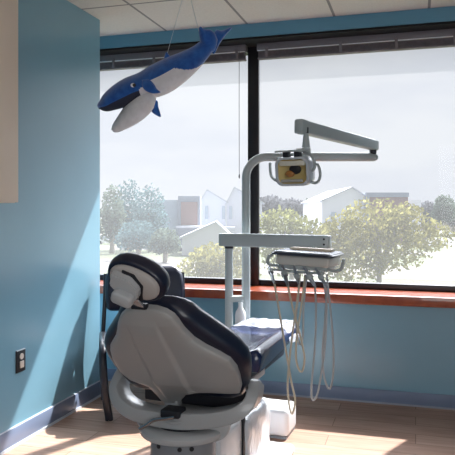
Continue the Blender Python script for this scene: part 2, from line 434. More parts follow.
# bracket box: faceted housing
def prism(bm, pts, n0, n1, bev=.004):
    b2 = NB(); lo = [b2.verts.new(hp(x, y, n0)) for x, y in pts]; hi = [b2.verts.new(hp(x*.94, y*.94, n1)) for x, y in pts]
    b2.faces.new(lo); b2.faces.new(hi[::-1])
    for i in range(len(pts)): j = (i+1) % len(pts); b2.faces.new([lo[i], lo[j], hi[j], hi[i]])
    bmesh.ops.bevel(b2, geom=b2.edges[:], offset=bev, segments=2, affect='EDGES')
    merge(bm, b2)
bm = NB(); prism(bm, [(-.078, .032), (-.01, .036), (.032, .008), (.040, -.022), (.026, -.056), (-.02, -.056), (-.078, -.02)], -.012, -.045)
obj('headrest_bracket', bm, M['gmetal'], chair, 40)
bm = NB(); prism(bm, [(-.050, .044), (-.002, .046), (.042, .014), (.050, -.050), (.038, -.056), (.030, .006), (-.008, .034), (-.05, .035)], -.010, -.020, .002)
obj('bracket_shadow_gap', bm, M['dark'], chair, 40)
kc = hp(-.010, -.036, -.060)
mt = frame_m(kc, HX, HV, HX.cross(HV))
bm = NB(); b2 = NB(); rings = []
for s, z in ((.75, -.022), (.95, -.017), (1, -.006), (1, .008), (.93, .015), (.7, .019)):
    rings.append([Vector((x*s, y*s, z)) for x, y in rrect(.040, .023, .016, 5)])
loft(b2, rings); merge(bm, b2, 0, mt)
obj('headrest_knob', bm, M['gmetal'], chair, 50)
# stem
bm = NB(); s0 = bp_(-.028, .46, .0); s1 = hp(.012, -.06, -.01)
sweep(bm, [s0, s0.lerp(s1, .5), s1], rrect(.022, .005, .003, 2), ref=(0, -1, .2)); obj('headrest_stem', bm, M['chrome'], chair)
bm = NB(); c = bp_(-.028, .515, -.012); box(bm, c-Vector((.03, .012, .01)), c+Vector((.03, .016, .012)), .004); obj('stem_clamp', bm, M['dark'], chair)

# yoke
YS = 1.0
yk = [(-.296, .045, .612), (-.300, .03, .585), (-.297, .005, .552), (-.280, -.02, .522), (-.245, -.04, .494), (-.185, -.055, .474), (-.10, -.065, .466), (0, -.068, .466), (.10, -.065, .474), (.19, -.055, .490), (.25, -.04, .510), (.288, -.02, .538), (.303, .005, .568), (.304, .03, .592), (.300, .045, .612)]
path = catmull(yk, 5); bm = NB()
prof = rrect(.048, .023, .006, 3)
rings = []; 
for i, p in enumerate(path):
    T = (path[min(i+1, len(path)-1)]-path[max(i-1, 0)]).normalized()
    Nn = Vector((-T.z, 0, T.x)).normalized(); Yd = T.cross(Nn).normalized()
    u = i/(len(path)-1); e = min(u, 1-u); wv = .55+.45*min(1, e/.18); end = min(1, .45+e/.035)
    hh = 1.0+.40*max(0, 1-abs(u-.52)/.36)
    rings.append([p+Yd*(a*wv)*end+Nn*(b_*hh)*end for a, b_ in prof])
loft(bm, rings)
obj('yoke', bm, M['yoke'], chair, 32)
for s in (-1, 1):
    bm = NB(); lathe(bm, [(0, 0), (.034, 0), (.036, .004), (.036, .03), (.030, .036), (0, .036)], 28, Matrix.Translation((s*.284, .03, .588)) @ Matrix.Rotation(s*PI/2, 4, 'Y'))
    d = obj('pivot_cap', bm, M['yoke'], chair, 40)
    bm = NB(); lathe(bm, [(0, 0), (.007, 0), (.007, .004), (0, .004)], 14, Matrix.Translation((s*.320, .03, .588)) @ Matrix.Rotation(s*PI/2, 4, 'Y'))
    obj('pivot_screw', bm, M['dark'], d)
    bm = NB(); lathe(bm, [(0, 0), (.016, 0), (.016, .055), (0, .055)], 16, Matrix.Translation((s*.225, .03, .588)) @ Matrix.Rotation(s*PI/2, 4, 'Y'))
    obj('pivot_pin', bm, M['chrome'], chair, 40)

# swivel collar, column
bm = NB(); lathe(bm, [(.10, .388), (.15, .388), (.172, .391), (.180, .401), (.180, .414), (.172, .422), (.15, .426), (.13, .426), (.0, .426)], 48); obj('swivel_collar', bm, M['gmetal'], chair, 40)
bm = NB(); lathe(bm, [(0, .424), (.108, .424), (.112, .430), (.112, .442), (.0, .446)], 40); obj('swivel_disc', bm, M['dark'], chair, 40)
bm = NB(); lathe(bm, [(0, .448), (.06, .448), (.115, .456), (.125, .464), (.125, .47), (0, .475)], 40); obj('upper_turntable', bm, M['yoke'], chair, 40)
for s in (-1, 1):
    bm = NB()
    pts = [(s*.120, -.02, .420), (s*.142, -.02, .424), (s*.158, -.018, .436), (s*.162, -.01, .452), (s*.154, 0, .470)]
    sweep(bm, catmull(pts, 4), rrect(.05, .013, .01, 3), ref=(0, 1, 0)); 
    obj('collar_arm', bm, M['gmetal'], chair, 50)
bm = NB(); lathe(bm, [(0, .05), (.145, .05), (.145, .08), (.136, .09), (.134, .388), (0, .390)], 44); cl = obj('column', bm, M['col'], chair, 40)
for a in (-112, -72, -52):
    ra = math.radians(a); bm = NB(); lathe(bm, [(0, 0), (.009, 0), (.009, .005), (0, .006)], 14, Matrix.Translation((.133*math.cos(ra), .133*math.sin(ra), .366)) @ Matrix.Rotation(ra, 4, 'Z') @ Matrix.Rotation(PI/2, 4, 'Y'))
    obj('column_screw', bm, M['dark'], cl)
bm = NB(); sweep(bm, catmull([(-.115, -.165, .440), (-.09, -.160, .455), (-.06, -.150, .476), (-.01, -.142, .486), (.02, -.135, .492)], 4), rrect(.006, .007, .004, 2), ref=(0, 0, 1)); obj('release_lever', bm, M['chrome'], chair)

# base casting with wrapped cover
bm = NB(); box(bm, (-.155, .09, .05), (.125, .40, .345), .022, 4); obj('base_housing', bm, M['white'], chair, 50)
bm = NB(); box(bm, (-.17, .39, .045), (.150, .78, .340), .035, 4)
bmesh.ops.subdivide_edges(bm, edges=[e for e in bm.edges if e.calc_length() > .15], cuts=6, use_grid_fill=True)
for v in bm.verts:
    v.co += Vector((math.sin(v.co.z*40+v.co.y*23)*.004, math.sin(v.co.x*33+v.co.z*21)*.003, math.sin(v.co.y*37+v.co.x*20)*.004))
obj('base_cover', bm, M['wrap'], chair, 60)['label'] = 'white wrinkled plastic wrap'
bm = NB(); box(bm, (.112, .375, .06), (.134, .405, .342), .003); obj('base_seam', bm, M['dark'], chair)
bm = NB(); box(bm, (-.24, -.34, 0), (.24, .93, .052), .022, 3); obj('foot_plate', bm, M['wrap'], chair, 50)
# seat support
bm = NB(); box(bm, (-.09, .1, .33), (.09, .62, .50), .02, 3); obj('lift_arm', bm, M['col'], chair)
bm = NB(); box(bm, (.145, .32, .49), (.165, .62, .535), .006); box(bm, (.11, .36, .45), (.128, .60, .53), .006); obj('seat_bracket', bm, M['gmetal'], chair)

# seat cushion with raised bolsters, running to the foot end
st = [(.40, .19, .600, .555, .02), (.415, .205, .612, .548, .035), (.45, .208, .617, .545, .038), (.55, .202, .617, .545, .036), (.7, .194, .617, .545, .030), (.9, .184, .619, .548, .020), (1.08, .180, .621, .552, .010), (1.24, .178, .624, .556, .006), (1.33, .170, .624, .56, .004), (1.385, .148, .618, .565, .002), (1.41, .12, .607, .575, 0)]
bm = NB(); rings = []
sy = catmull([Vector((a[0], a[1], a[2])) for a in st], 4); sy2 = catmull([Vector((a[3], a[4], 0)) for a in st], 4)
for p, q in zip(sy, sy2):
    y, hw, zt = p; zb, bl = q.x, q.y
    ring = []
    for k in range(17):                                  # top from left to right
        x = -1+2*k/16; ax_ = abs(x)
        z = zt+bl*max(0, (ax_-.45)/.35 if ax_ < .8 else 1)*(1 if ax_ < .8 else 1)
        if ax_ > .8: z -= (zt-zb)*.42*((ax_-.8)/.2)**2.2
        ring.append(Vector((x*hw, y, z)))
    for k in range(7):
        x = .93-1.86*k/6; ring.append(Vector((x*hw, y, zb)))
    rings.append(ring)
loft(bm, rings)
obj('seat_cushion', bm, M['navy2'], chair, 60)
bm = NB(); box(bm, (-.17, .10, .50), (.165, 1.0, .553), .02, 3); obj('seat_base', bm, M['navy'], chair, 50)

# clear film over the foot end (a removable sheet lying on the cushion)
cw = Matrix.Translation(CO) @ Matrix.Rotation(CR, 4, 'Z')
bm = NB(); rings = []
for j in range(15):
    y = 1.03+.39*j/14; 
    row = []
    hw = interp([(a[0], a[1]) for a in st], y)[0]+.006; zt = interp([(a[0], a[2]) for a in st], y)[0]
    for i in range(25):
        x = -1+2*i/24
        z = zt+.008+.0025*math.sin(i*1.3+j*.9)+.002*math.sin(j*2.1-i*.6)+interp([(a[0], a[4]) for a in st], y)[0]
        if abs(x) > .8: z -= .085*((abs(x)-.8)/.2)**2
        row.append(cw @ Vector((x*hw*1.01, y, z)))
    rings.append(row)
loft(bm, rings, closed=False)
tag(obj('foot_cover', bm, M['film'], None, 60), 'clear crinkled plastic cover over the foot end of the dental chair', 'plastic cover')

# ================================================================== UTILITY BOX + POSTS
t = empty('utility_box', 'low white floor box behind the dental chair base under the hoses', 'box', (-.905, 3.647, 0), math.radians(-3.6))
obj('housing', bxo((-.235, -.105, .012), (.222, .105, .168), .028, 4), M['white'], t, 50)
obj('plinth', bxo((-.225, -.095, 0), (.212, .095, .014)), M['col'], t)

# operatory light on its tall post
P0 = at(246, 300, 4.0)
t = empty('operatory_light', 'grey dental lamp on a tall curved post with a sprung arm', 'lamp', (P0.x, P0.y, 0))
LOFF = Vector((P0.x, P0.y, 0))
def L(v): return Vector(v)-LOFF
end = at(373, 157, 4.0); zt = end.z
bm = NB()
hd = Vector((end.x-P0.x, end.y-P0.y, 0)); hl = hd.length; hd.normalize()
pts = [Vector((P0.x, P0.y, 0)), Vector((P0.x, P0.y, .8)), Vector((P0.x, P0.y, zt-.22))]
for k in range(0, 10):
    a = k/9*PI/2; pts.append(Vector((P0.x, P0.y, zt-.13))+hd*(.13*(1-math.cos(a)))+UP*(.13*math.sin(a)))
pts.append(Vector((P0.x, P0.y, zt))+hd*.3)
sweep(bm, [L(p) for p in pts], circ(.0265, 16), ref=(.3, -.95, 0)); obj('post', bm, M['unit'], t, 60)
bm = NB(); lathe(bm, [(0, 0), (.037, 0), (.037, .02), (.030, .03), (0, .03)], 24); obj('post_flange', bm, M['unit'], t)
bm = NB(); sweep(bm, [L(Vector((P0.x, P0.y, zt))+hd*.28), L(Vector((P0.x, P0.y, zt))+hd*(hl*.6)), L(end), L(end+hd*.02), L(end+hd*.03)], circ(.0275, 16), ref=(0, 0, 1), scale=[1, 1, 1, .85, .5]); obj('cross_arm', bm, M['unit'], t, 60)
a0 = at(373, 145, 4.0); a1 = at(302, 127, 3.35)
bm = NB(); lathe(bm, [(0, 0), (.022, 0), (.022, (a0.z-end.z)), (0, (a0.z-end.z))], 18, Matrix.Translation(L(end))); obj('arm_pivot', bm, M['dark'], t)
bm = NB(); dd = (a1-a0).normalized(); sweep(bm, [L(a0-dd*.045), L(a0-dd*.03), L(a0), L(a1), L(a1+dd*.02)], rrect(.026, .036, .010, 3), ref=(0, 0, 1), scale=[.7, .92, .92, 1, .95]); obj('spring_arm', bm, M['unit'], t, 50)
bm = NB(); sweep(bm, [L(a1-dd*.02), L(a1+dd*.03), L(a1+dd*.04)], rrect(.028, .038, .012, 3), ref=(0, 0, 1), scale=[1, 1, .75]); obj('arm_end_cap', bm, M['unit'], t, 50)
J = at(306, 138, 3.35); LH = at(295, 171, 3.32)
bm = NB(); lathe(bm, [(0, .026), (.012, .026), (.015, .01), (.021, -.04), (.025, -.06), (.026, -.075), (0, -.08)], 20, Matrix.Translation(L(J))); obj('swivel_neck', bm, M['unit'], t, 50)
bm = NB(); lathe(bm, [(0, .055), (.014, .055), (.014, .024), (0, .024)], 16, Matrix.Translation(L(J))); obj('neck_joint', bm, M['dark'], t)
fw = Vector((-.24, -.95, -.14)).normalized(); rx = fw.cross(UP).normalized()*1; rx = UP.cross(fw).normalized(); uz = fw.cross(rx).normalized()
if uz.z < 0: uz = -uz
if rx.x < 0: rx = -rx
lm = frame_m(L(LH), rx, -fw, uz)          # x right, y away from viewer, z up
def LB(bm, lo, hi, bev=.004): return box(bm, lo, hi, bev, 3, 0, lm)
bm = NB(); LB(bm, (-.09, -.045, .102), (.080, .02, .112), .003); LB(bm, (.025, -.03, .098), (.080, .03, .118), .004); obj('head_plate', bm, M['unit'], t)
for x in (-.052, .012):
    bm = NB(); LB(bm, (x, -.03, .066), (x+.03, .01, .104)); obj('head_mount', bm, M['dark'], t)
# head shell with open front
b2 = NB(); rings = []
for s, y in ((.55, .075), (.8, .068), (.95, .045), (1, .01), (1, -.03), (.98, -.040), (.92, -.042), (.83, -.040), (.82, -.02)):
    rings.append([Vector((x*s, y, z*s)) for x, z in rrect(.097, .076, .040, 6)])
q_ = loft(b2, rings, caps=False); b2.faces.new(q_[0])
bm = NB(); merge(bm, b2, 0, lm); hs = obj('lamp_head', bm, mat('lamp_head_enamel', (196, 204, 212), .3, coat=.3), t, 50)
b2 = NB(); rings = []
for s, y in ((.86, -.034), (.82, -.02), (.74, .002), (.5, .022), (.2, .030)):
    rings.append([Vector((x*s, y, z*s)) for x, z in rrect(.093, .073, .038, 6)])
q_ = loft(b2, rings, caps=False); b2.faces.new(q_[-1])
bm = NB(); merge(bm, b2, 0, lm); obj('reflector', bm, M['lampglass'], hs, 50)['label'] = 'yellow faceted reflector'
bm = NB(); LB(bm, (-.072, -.036, .030), (.072, -.029, .056), .004); obj('upper_diffuser', bm, mat('pale_lamp_diffuser', (220, 220, 206), .3), hs)
bm = NB(); LB(bm, (-.068, -.036, -.056), (.056, -.029, -.040), .003); obj('lower_diffuser', bm, mat('grey_lamp_diffuser', (176, 178, 176), .3), hs)
bm = NB(); ell(bm, (.012, -.022, .010), (.034, .016, .026), mtx=None); bmesh.ops.transform(bm, matrix=lm, verts=bm.verts[:]); obj('bulb_shield', bm, M['dark'], hs)
bm = NB(); ell(bm, (-.016, -.030, -.012), (.026, .014, .018)); bmesh.ops.transform(bm, matrix=lm, verts=bm.verts[:]); obj('bulb', bm, M['amber'], hs)
def lp(pts): return [lm @ Vector(p) for p in pts]
bm = NB(); tube(bm, lp([(-.085, 0, -.048), (-.105, -.01, -.048), (-.128, -.02, -.025), (-.134, -.02, .01), (-.132, -.02, .05)]), .0075, 10); obj('handle', bm, M['unit'], t)
bm = NB(); tube(bm, lp([(.085, 0, -.060), (.115, -.01, -.064), (.138, -.02, -.052), (.148, -.02, -.02), (.142, -.02, .02), (.130, -.02, .035)]), .0075, 10); obj('handle', bm, M['unit'], t)
bm = NB(); tube(bm, lp([(.05, .01, .098), (.088, .005, .085), (.108, 0, .055), (.112, 0, .02), (.100, 0, 0), (.088, .0, -.002)]), .008, 10); obj('yoke_bracket', bm, M['unit'], t)

# delivery unit
Q0 = at(229, 300, 3.97); ZA = 1.115
t = empty('delivery_unit', 'grey instrument tray on a horizontal swing arm and short post', 'dental unit', (Q0.x, Q0.y, 0))
LOFF = Vector((Q0.x, Q0.y, 0))
aL = at(226, 240, 3.96); aR = at(324, 240, 3.66); aL.z = aR.z = ZA
bm = NB(); sweep(bm, [L((Q0.x, Q0.y, 0)), L((Q0.x, Q0.y, ZA-.035))], circ(.025, 16), ref=(1, 0, 0)); obj('post', bm, M['unit'], t, 60)
bm = NB(); lathe(bm, [(0, 0), (.037, 0), (.037, .02), (.030, .03), (0, .03)], 24); obj('post_flange', bm, M['unit'], t)
bm = NB(); lathe(bm, [(0, ZA-.055), (.028, ZA-.055), (.028, ZA-.035), (0, ZA-.035)], 20); obj('post_bearing', bm, M['dark'], t)
dd = (aR-aL).normalized()
bm = NB(); sweep(bm, [L(aL-dd*.035), L(aL-dd*.03), L(aL), L(aR), L(aR+dd*.03), L(aR+dd*.035)], rrect(.034, .040, .009, 3), ref=(0, 0, 1), scale=[.9, 1, 1, 1, 1, .9]); obj('swing_arm', bm, M['unit'], t, 50)
bm = NB(); p = L(aR+dd*.012); sd = Vector((dd.y, -dd.x, 0))
for z in (.018, -.012):
    lathe(bm, [(0, 0), (.006, 0), (.006, .006), (0, .006)], 12, Matrix.Translation(p+sd*.032+UP*z) @ sd.to_track_quat('Z', 'Y').to_matrix().to_4x4())
obj('arm_screws', bm, M['dark'], t)
# bracket joining the two posts and the bottle below it
bm = NB(); bz = at(229, 299, 3.97).z
pA = L((Q0.x, Q0.y, bz)); pB = L((P0.x, P0.y, bz))-(Vector((P0.x, P0.y, 0))-Vector((Q0.x, Q0.y, 0))).normalized()*.024
sweep(bm, [pA, pB], rrect(.03, .018, .006, 2), ref=(0, 0, 1)); obj('post_bracket', bm, M['unit'], t)
bc = at(240.5, 312, 3.93); bz2 = bz
bm = NB(); lathe(bm, [(0, bz2-.016), (.014, bz2-.016), (.014, bz2-.038), (.016, bz2-.05), (.030, bz2-.075), (.034, bz2-.095), (.034, bz2-.24), (.03, bz2-.25), (0, bz2-.25)], 24, Matrix.Translation((bc.x-Q0.x, bc.y-Q0.y, 0)))
obj('water_bottle', bm, M['bottle'], t, 50)['label'] = 'milky white bottle under the post bracket'
# tray head
TC = at(308, 257, 3.40); TC.z = 1.046
ta = math.radians(-9); tm = Matrix.Translation(L(TC)) @ Matrix.Rotation(ta, 4, 'Z') @ Matrix.Rotation(math.radians(2), 4, 'Y')
bm = NB(); box(bm, (-.145, -.10, -.038), (.145, .11, .012), .010, 3, 0, tm); th = obj('tray_head', bm, M['tray'], t, 50)
bm = NB(); b2 = NB(); loft(b2, [[Vector((x*s, y*s, z)) for x, y in rrect(.170, .125, .03, 5)] for s, z in ((.95, .012), (1, .016), (1, .024), (.97, .028))]); merge(bm, b2, 0, tm); obj('tray_rim', bm, M['tray_dark'], th, 40)
bm = NB(); b2 = NB(); loft(b2, [[Vector((x*s, y*s, z)) for x, y in rrect(.160, .115, .026, 5)] for s, z in ((1, .026), (1, .032), (.985, .034))]); merge(bm, b2, 0, tm); obj('tray_top', bm, mat('pale_blue_grey_tray', (190, 196, 206), .25), th, 40)
bm = NB(); box(bm, (-.11, .02, .033), (.12, .09, .048), .003, 2, 0, tm); obj('tray_liner', bm, M['mat_beige'], th, 40)
bm = NB(); box(bm, (-.14, -.09, -.062), (.13, .09, -.038), .008, 3, 0, tm); obj('under_tray', bm, M['unit'], th, 40)
bm = NB(); tube(bm, [tm @ Vector(p) for p in [(.13, -.05, -.052), (.17, -.06, -.055), (.196, -.06, -.045), (.206, -.06, -.02), (.212, -.06, .01)]], .008, 10); obj('tray_handle', bm, M['unit'], th)
bm = NB(); tube(bm, [tm @ Vector(p) for p in [(-.14, -.06, -.05), (-.17, -.10, -.045), (-.185, -.115, -.03), (-.178, -.12, 0), (-.165, -.10, .01)]], .008, 10); obj('tray_handle', bm, M['unit'], th)
bm = NB(); tube(bm, [tm @ Vector(p) for p in [(-.172, -.125, -.064), (-.05, -.125, -.067), (.06, -.125, -.067), (.13, -.12, -.064)]], .007, 10)
for x in (-.12, .1): tube(bm, [tm @ Vector(p) for p in [(x, -.125, -.066), (x, -.08, -.058)]], .006, 8, False)
obj('holder_bar', bm, M['unit'], th)
bm = NB(); cpt = aR-dd*.06; tube(bm, [L(Vector((TC.x+.03, TC.y+.07, TC.z+.02))), L(Vector((cpt.x*.5+(TC.x+.03)*.5, cpt.y*.5+(TC.y+.07)*.5, ZA-.06))), L(Vector((cpt.x, cpt.y, ZA-.03)))], .018, 12, True); obj('tray_pivot', bm, M['unit'], t)

# handpieces hanging from the holder bar, each with its hose
hg = 'handpieces hanging under the instrument tray'
hp_list = [
 (-.160, [(274.5, 284), (279, 310), (284, 340), (291, 380), (295, 400), (292, 414), (288.5, 400), (288, 375), (293, 330), (298, 295), (300, 275)], 3.20, M['hose'], 'slim', 'first handpiece from the post with a beige hose crossing the chair foot'),
 (-.085, [(288, 286), (292, 305), (300, 335), (304.5, 358), (301.5, 372), (296.5, 362), (296.5, 340), (301, 308), (304, 285), (305, 275)], 3.24, M['hose'], 'fat', 'handpiece with a short beige hose looping above the baseboard'),
 (-.020, [(299, 285), (298, 300), (296, 318), (297, 335), (300.5, 345), (303, 335), (303.5, 310), (305, 290), (307, 275)], 3.30, M['hose_g'], 'slim', 'tilted syringe handpiece near the middle of the instrument tray with the shortest hose'),
 (.045, [(315, 286), (316, 310), (315, 345), (311.5, 385), (312.5, 400), (317, 395), (321, 375), (325, 345), (326.5, 310), (325, 290), (322, 275)], 3.24, M['hose_g'], 'fat', 'handpiece with the long pale grey hose hanging lowest beside its neighbour'),
 (.105, [(327.5, 288), (325, 320), (322.5, 355), (324.5, 378), (329.5, 389), (333, 375), (333.5, 350), (331, 315), (328.5, 292), (327, 275)], 3.20, M['hose_g'], 'slim', 'last handpiece from the post with a grey hose in a teardrop loop'),
]
for x, path, D, mh, kind, lab in hp_list:
    ck = LOFF + (tm @ Vector((x, -.138, -.066)))
    t2 = empty('dental_handpiece', lab, 'dental tool', ck, 0, hg)
    q = at(path[0][0], path[0][1], D)-ck
    u = q.normalized(); rot = (-u).to_track_quat('Z', 'Y').to_matrix().to_4x4(); ln = q.length
    rr = 1.0 if kind == 'slim' else 1.25
    bm = NB(); lathe(bm, [(0, .035), (.006*rr, .033), (.007*rr, .0), (.009*rr, -.01), (.009*rr, -ln*.5), (.007*rr, -ln*.75), (.005*rr, -ln), (0, -ln)], 14, rot); obj('body', bm, M['hand'], t2, 50)
    bm = NB(); lathe(bm, [(.010*rr, -.012), (.014*rr, -.012), (.014*rr, -.034), (.010*rr, -.034)], 16, rot); obj('clip_ring', bm, M['unit'], t2, 40)
    n = len(path); pts = []
    for i, (px, py) in enumerate(path):
        dep = D+.0015*i if i < n-1 else 3.36
        if i == n-2: dep = D+.05
        pts.append(at(px, py, dep)-ck)
    bm = NB(); tube(bm, pts, .0052, 8, True, 6, ref=(.9, .3, .1)); obj('hose', bm, mh, t2, 60)

# ================================================================== GUEST CHAIR
g0 = Vector((-1.70, 3.86, 0)); gr = math.radians(27.5)
t = empty('guest_chair', 'black padded waiting chair in the corner behind the dental chair', 'chair', g0, gr)   # local -y is its front
bm = NB(); rings = []
for z, hw, off, th in ((.615, .235, .185, .012), (.63, .255, .187, .026), (.70, .268, .195, .036), (.78, .272, .205, .040), (.85, .265, .213, .036), (.895, .235, .22, .028), (.912, .19, .222, .012)):
    rings.append([Vector((x, off+y, z)) for x, y in rrect(hw, th, th*.95, 4)])
loft(bm, rings); obj('backrest', bm, M['bpad'], t, 60)
bm = NB(); box(bm, (-.245, -.25, .405), (.245, .19, .475), .03, 4); obj('seat', bm, M['bpad'], t, 50)
bm = NB(); box(bm, (-.225, -.22, .375), (.225, .20, .405), .006); obj('seat_frame', bm, M['bchair'], t)
for s in (-1, 1):
    bm = NB(); sweep(bm, catmull([(s*.264, .242, .86), (s*.270, .215, .66), (s*.282, .19, .43), (s*.282, .21, .2), (s*.282, .245, .0)], 5), rrect(.014, .026, .010, 3), ref=(0, -1, 0)); obj('leg', bm, M['bchair'], t)
    bm = NB(); sweep(bm, catmull([(s*.282, .195, .44), (s*.282, .03, .438), (s*.282, -.12, .425), (s*.282, -.185, .36), (s*.270, -.195, .18), (s*.246, -.195, .02), (s*.244, -.195, 0)], 5), rrect(.038, .024, .018, 3), ref=(1, 0, 0)); obj('leg', bm, M['bchair'], t)
    bm = NB(); box(bm, (min(s*.240, s*.268), -.02, .445), (max(s*.240, s*.268), .03, .463), .003); obj('seat_bolt', bm, M['chrome'], t)

# ================================================================== PLUSH WHALE
WD = 3.72
WO = at(165, 75, WD)
wh = empty('plush_whale', 'royal blue plush whale with pale belly and open mouth hanging from the ceiling', 'plush toy', WO)
def W(px, py, dz=0): return at(px, py, WD+dz)-WO
mpp = WD/F
# trunk and upper jaw: spine in pixels with (half height, half width) in pixels
spine = [(98.0, 107.5, 1.5, 3), (100, 106.3, 4.0, 9), (105, 104, 7.5, 14), (112, 99.5, 10.2, 17), (121, 94.5, 12.2, 19), (131, 89.5, 13.0, 20.5), (142, 86, 13.8, 21), (152, 82.5, 15.8, 20.5), (163, 77.5, 16.6, 19.5), (175, 70.5, 15.4, 17.5), (187, 63, 12.8, 14.5), (197, 55.5, 10.2, 11.5), (205, 48, 8.4, 9), (211, 41.5, 7, 7), (215, 37, 3.5, 5)]
sp_ = catmull([Vector((a, b, 0)) for a, b, c, d in spine], 14); sr = catmull([Vector((c, d, 0)) for a, b, c, d in spine], 14)
bm = NB(); rings = []; N = 72
for i, (p, q) in enumerate(zip(sp_, sr)):
    T = (sp_[min(i+1, len(sp_)-1)]-sp_[max(i-1, 0)]).normalized(); nx, ny = T.y, -T.x     # upward normal in the image
    if ny > 0: nx, ny = -nx, -ny
    ring = []
    for k in range(N):
        th = 2*PI*k/N; c, s_ = math.cos(th), math.sin(th)
        hh = q.x*(1 if s_ > 0 else (1.12 if p.x < 128 else 1.12-.12*min(1, (p.x-128)/12)))
        ring.append(W(p.x+nx*s_*hh, p.y+ny*s_*hh, c*q.y*mpp))
    rings.append(ring)
rv = loft(bm, rings)
bm.faces.ensure_lookup_table()
nn = 0
for i in range(len(rings)-1):
    for k in range(N):
        f = bm.faces[nn]; nn += 1
        a = math.degrees(2*PI*(k+.5)/N); px = (sp_[i].x+sp_[i+1].x)/2
        if (184 < a < 356 or a > 500) and px < 138 : f.material_index = 2
        if px >= 138 and px < 196:
            lim = 172+ (0 if px > 150 else (150-px)*1.5) + max(0, (px-176))*4.0
            if lim < a < 540-lim: f.material_index = 1
        if px < 138 and (178 < a <= 195): f.material_index = 0
obj('body', bm, [M['wblue'], M['wgrey'], M['wmouth']], wh, 80)
# lower jaw
jaw = [(150, 88, 5, 13), (147, 94, 10.5, 17), (142, 101, 13.5, 18.5), (136, 108, 13.5, 18), (129, 115.5, 11.5, 16), (121.5, 122.5, 8.5, 13), (115.5, 128, 5.5, 9), (112.3, 130.6, 2, 4)]
js = catmull([Vector((a, b, 0)) for a, b, c, d in jaw], 5); jr = catmull([Vector((c, d, 0)) for a, b, c, d in jaw], 5)
bm = NB(); rings = []
for i, (p, q) in enumerate(zip(js, jr)):
    T = (js[min(i+1, len(js)-1)]-js[max(i-1, 0)]).normalized(); nx, ny = T.y, -T.x
    if nx > 0: nx, ny = -nx, -ny           # toward the mouth
    ring = []
    for k in range(N):
        th = 2*PI*k/N; c, s_ = math.cos(th), math.sin(th)
        hh = q.x*(.8 if s_ > 0 else 1)
        ring.append(W(p.x+nx*s_*hh, p.y+ny*s_*hh, c*q.y*mpp))
    rings.append(ring)
loft(bm, rings); bm.faces.ensure_lookup_table(); nn = 0
for i in range(len(rings)-1):
    for k in range(N):
        a = math.degrees(2*PI*(k+.5)/N)
        if 68 < a < 112 and js[i].x < 132: bm.faces[nn].material_index = 1
        nn += 1
obj('lower_jaw', bm, [M['wgrey'], M['wmouth']], wh, 80)['label'] = 'pale grey lower jaw'
def fin(name, pts, thick, dz, tilt=0, m=M['wblue']):
    """pts: outline in pixels; puffy on both sides"""
    n = len(pts); P = catmull([Vector((a, b, 0)) for a, b in pts+[pts[0]]], 4)[:-1]
    c = sum(P, Vector())/len(P); bm = NB(); rings = []
    for s, h in ((.25, -1), (.6, -.86), (.85, -.55), (.97, -.2), (1, 0), (.97, .2), (.85, .55), (.6, .86), (.25, 1)):
        rings.append([W(c.x+(p.x-c.x)*s, c.y+(p.y-c.y)*s, dz+h*thick*mpp+tilt*(p.y-c.y)*s*mpp) for p in P])
    loft(bm, rings); return obj(name, bm, m, wh, 80)
fin('pectoral_fin', [(142, 80), (149, 79), (154, 84), (157, 89), (160.5, 92.5), (153, 93.5), (146, 91), (142, 86)], 3, -.125, -.3)
fin('pectoral_fin', [(153.5, 100), (157.5, 101), (158.5, 107), (161, 116.5), (156.5, 115.5), (151.5, 111.5), (154, 107)], 2.5, .03, .0)
fin('dorsal_fin', [(163, 63), (164.5, 56), (166.5, 52), (169, 55), (173, 59), (171, 64)], 2.2, 0)
fin('tail_fluke', [(205, 50), (200.8, 42), (198.8, 33), (199.8, 26.5), (204.5, 29), (211, 30), (216, 35.5), (217, 44), (213, 52)], 5.5, -.03, .3)
fin('tail_fluke', [(210, 50), (212.5, 37), (216, 30), (222, 30.5), (230.5, 27), (231.5, 28.5), (225, 36), (219, 45), (214, 54)], 4.5, .03, -.2)
bm = NB(); ell(bm, W(133, 86, -.112), (.017, .010, .017)); ey = obj('eye', bm, M['eye_w'], wh)
bm = NB(); ell(bm, W(134.2, 85.2, -.122), (.010, .006, .010)); obj('pupil', bm, M['dark'], ey)
bm = NB(); ell(bm, W(133, 86, .108), (.014, .008, .014)); obj('eye', bm, M['eye_w'], wh)
cpt = at(190, 33, WD); top = Vector((cpt.x-.02, cpt.y, ZC))-WO
bm = NB(); tube(bm, [top, W(203, 48)], .0016, 6, False); tube(bm, [top, W(166, 58)], .0016, 6, False); obj('hanging_string', bm, mat('clear_fishing_line', (190, 200, 206), .3), wh)

# ================================================================== OUTSIDE (distance haze mixed into the far colours)
GZ = -5.0
def gplane(y0, y1, z, x0=-260, x1=160):
    bm = NB(); vs = [bm.verts.new(p) for p in ((x0, y0, z), (x1, y0, z), (x1, y1, z), (x0, y1, z))]; bm.faces.new(vs); return bm
struct('ground', gplane(6, 420, GZ), mat('pale_lawn', (76, 84, 60), .95, var=6, vscale=.05))
def strip(name, y0, y1, c, z): 
    struct(name, gplane(y0, y1, z), mat(name+'_surface', c, .95, var=6, vscale=.2))
strip('road', 60, 73, (100, 97, 94), GZ+.02)
strip('road', 92, 100, (106, 104, 102), GZ+.02)
strip('parking_lot', 112, 150, (96, 98, 102), GZ+.02)

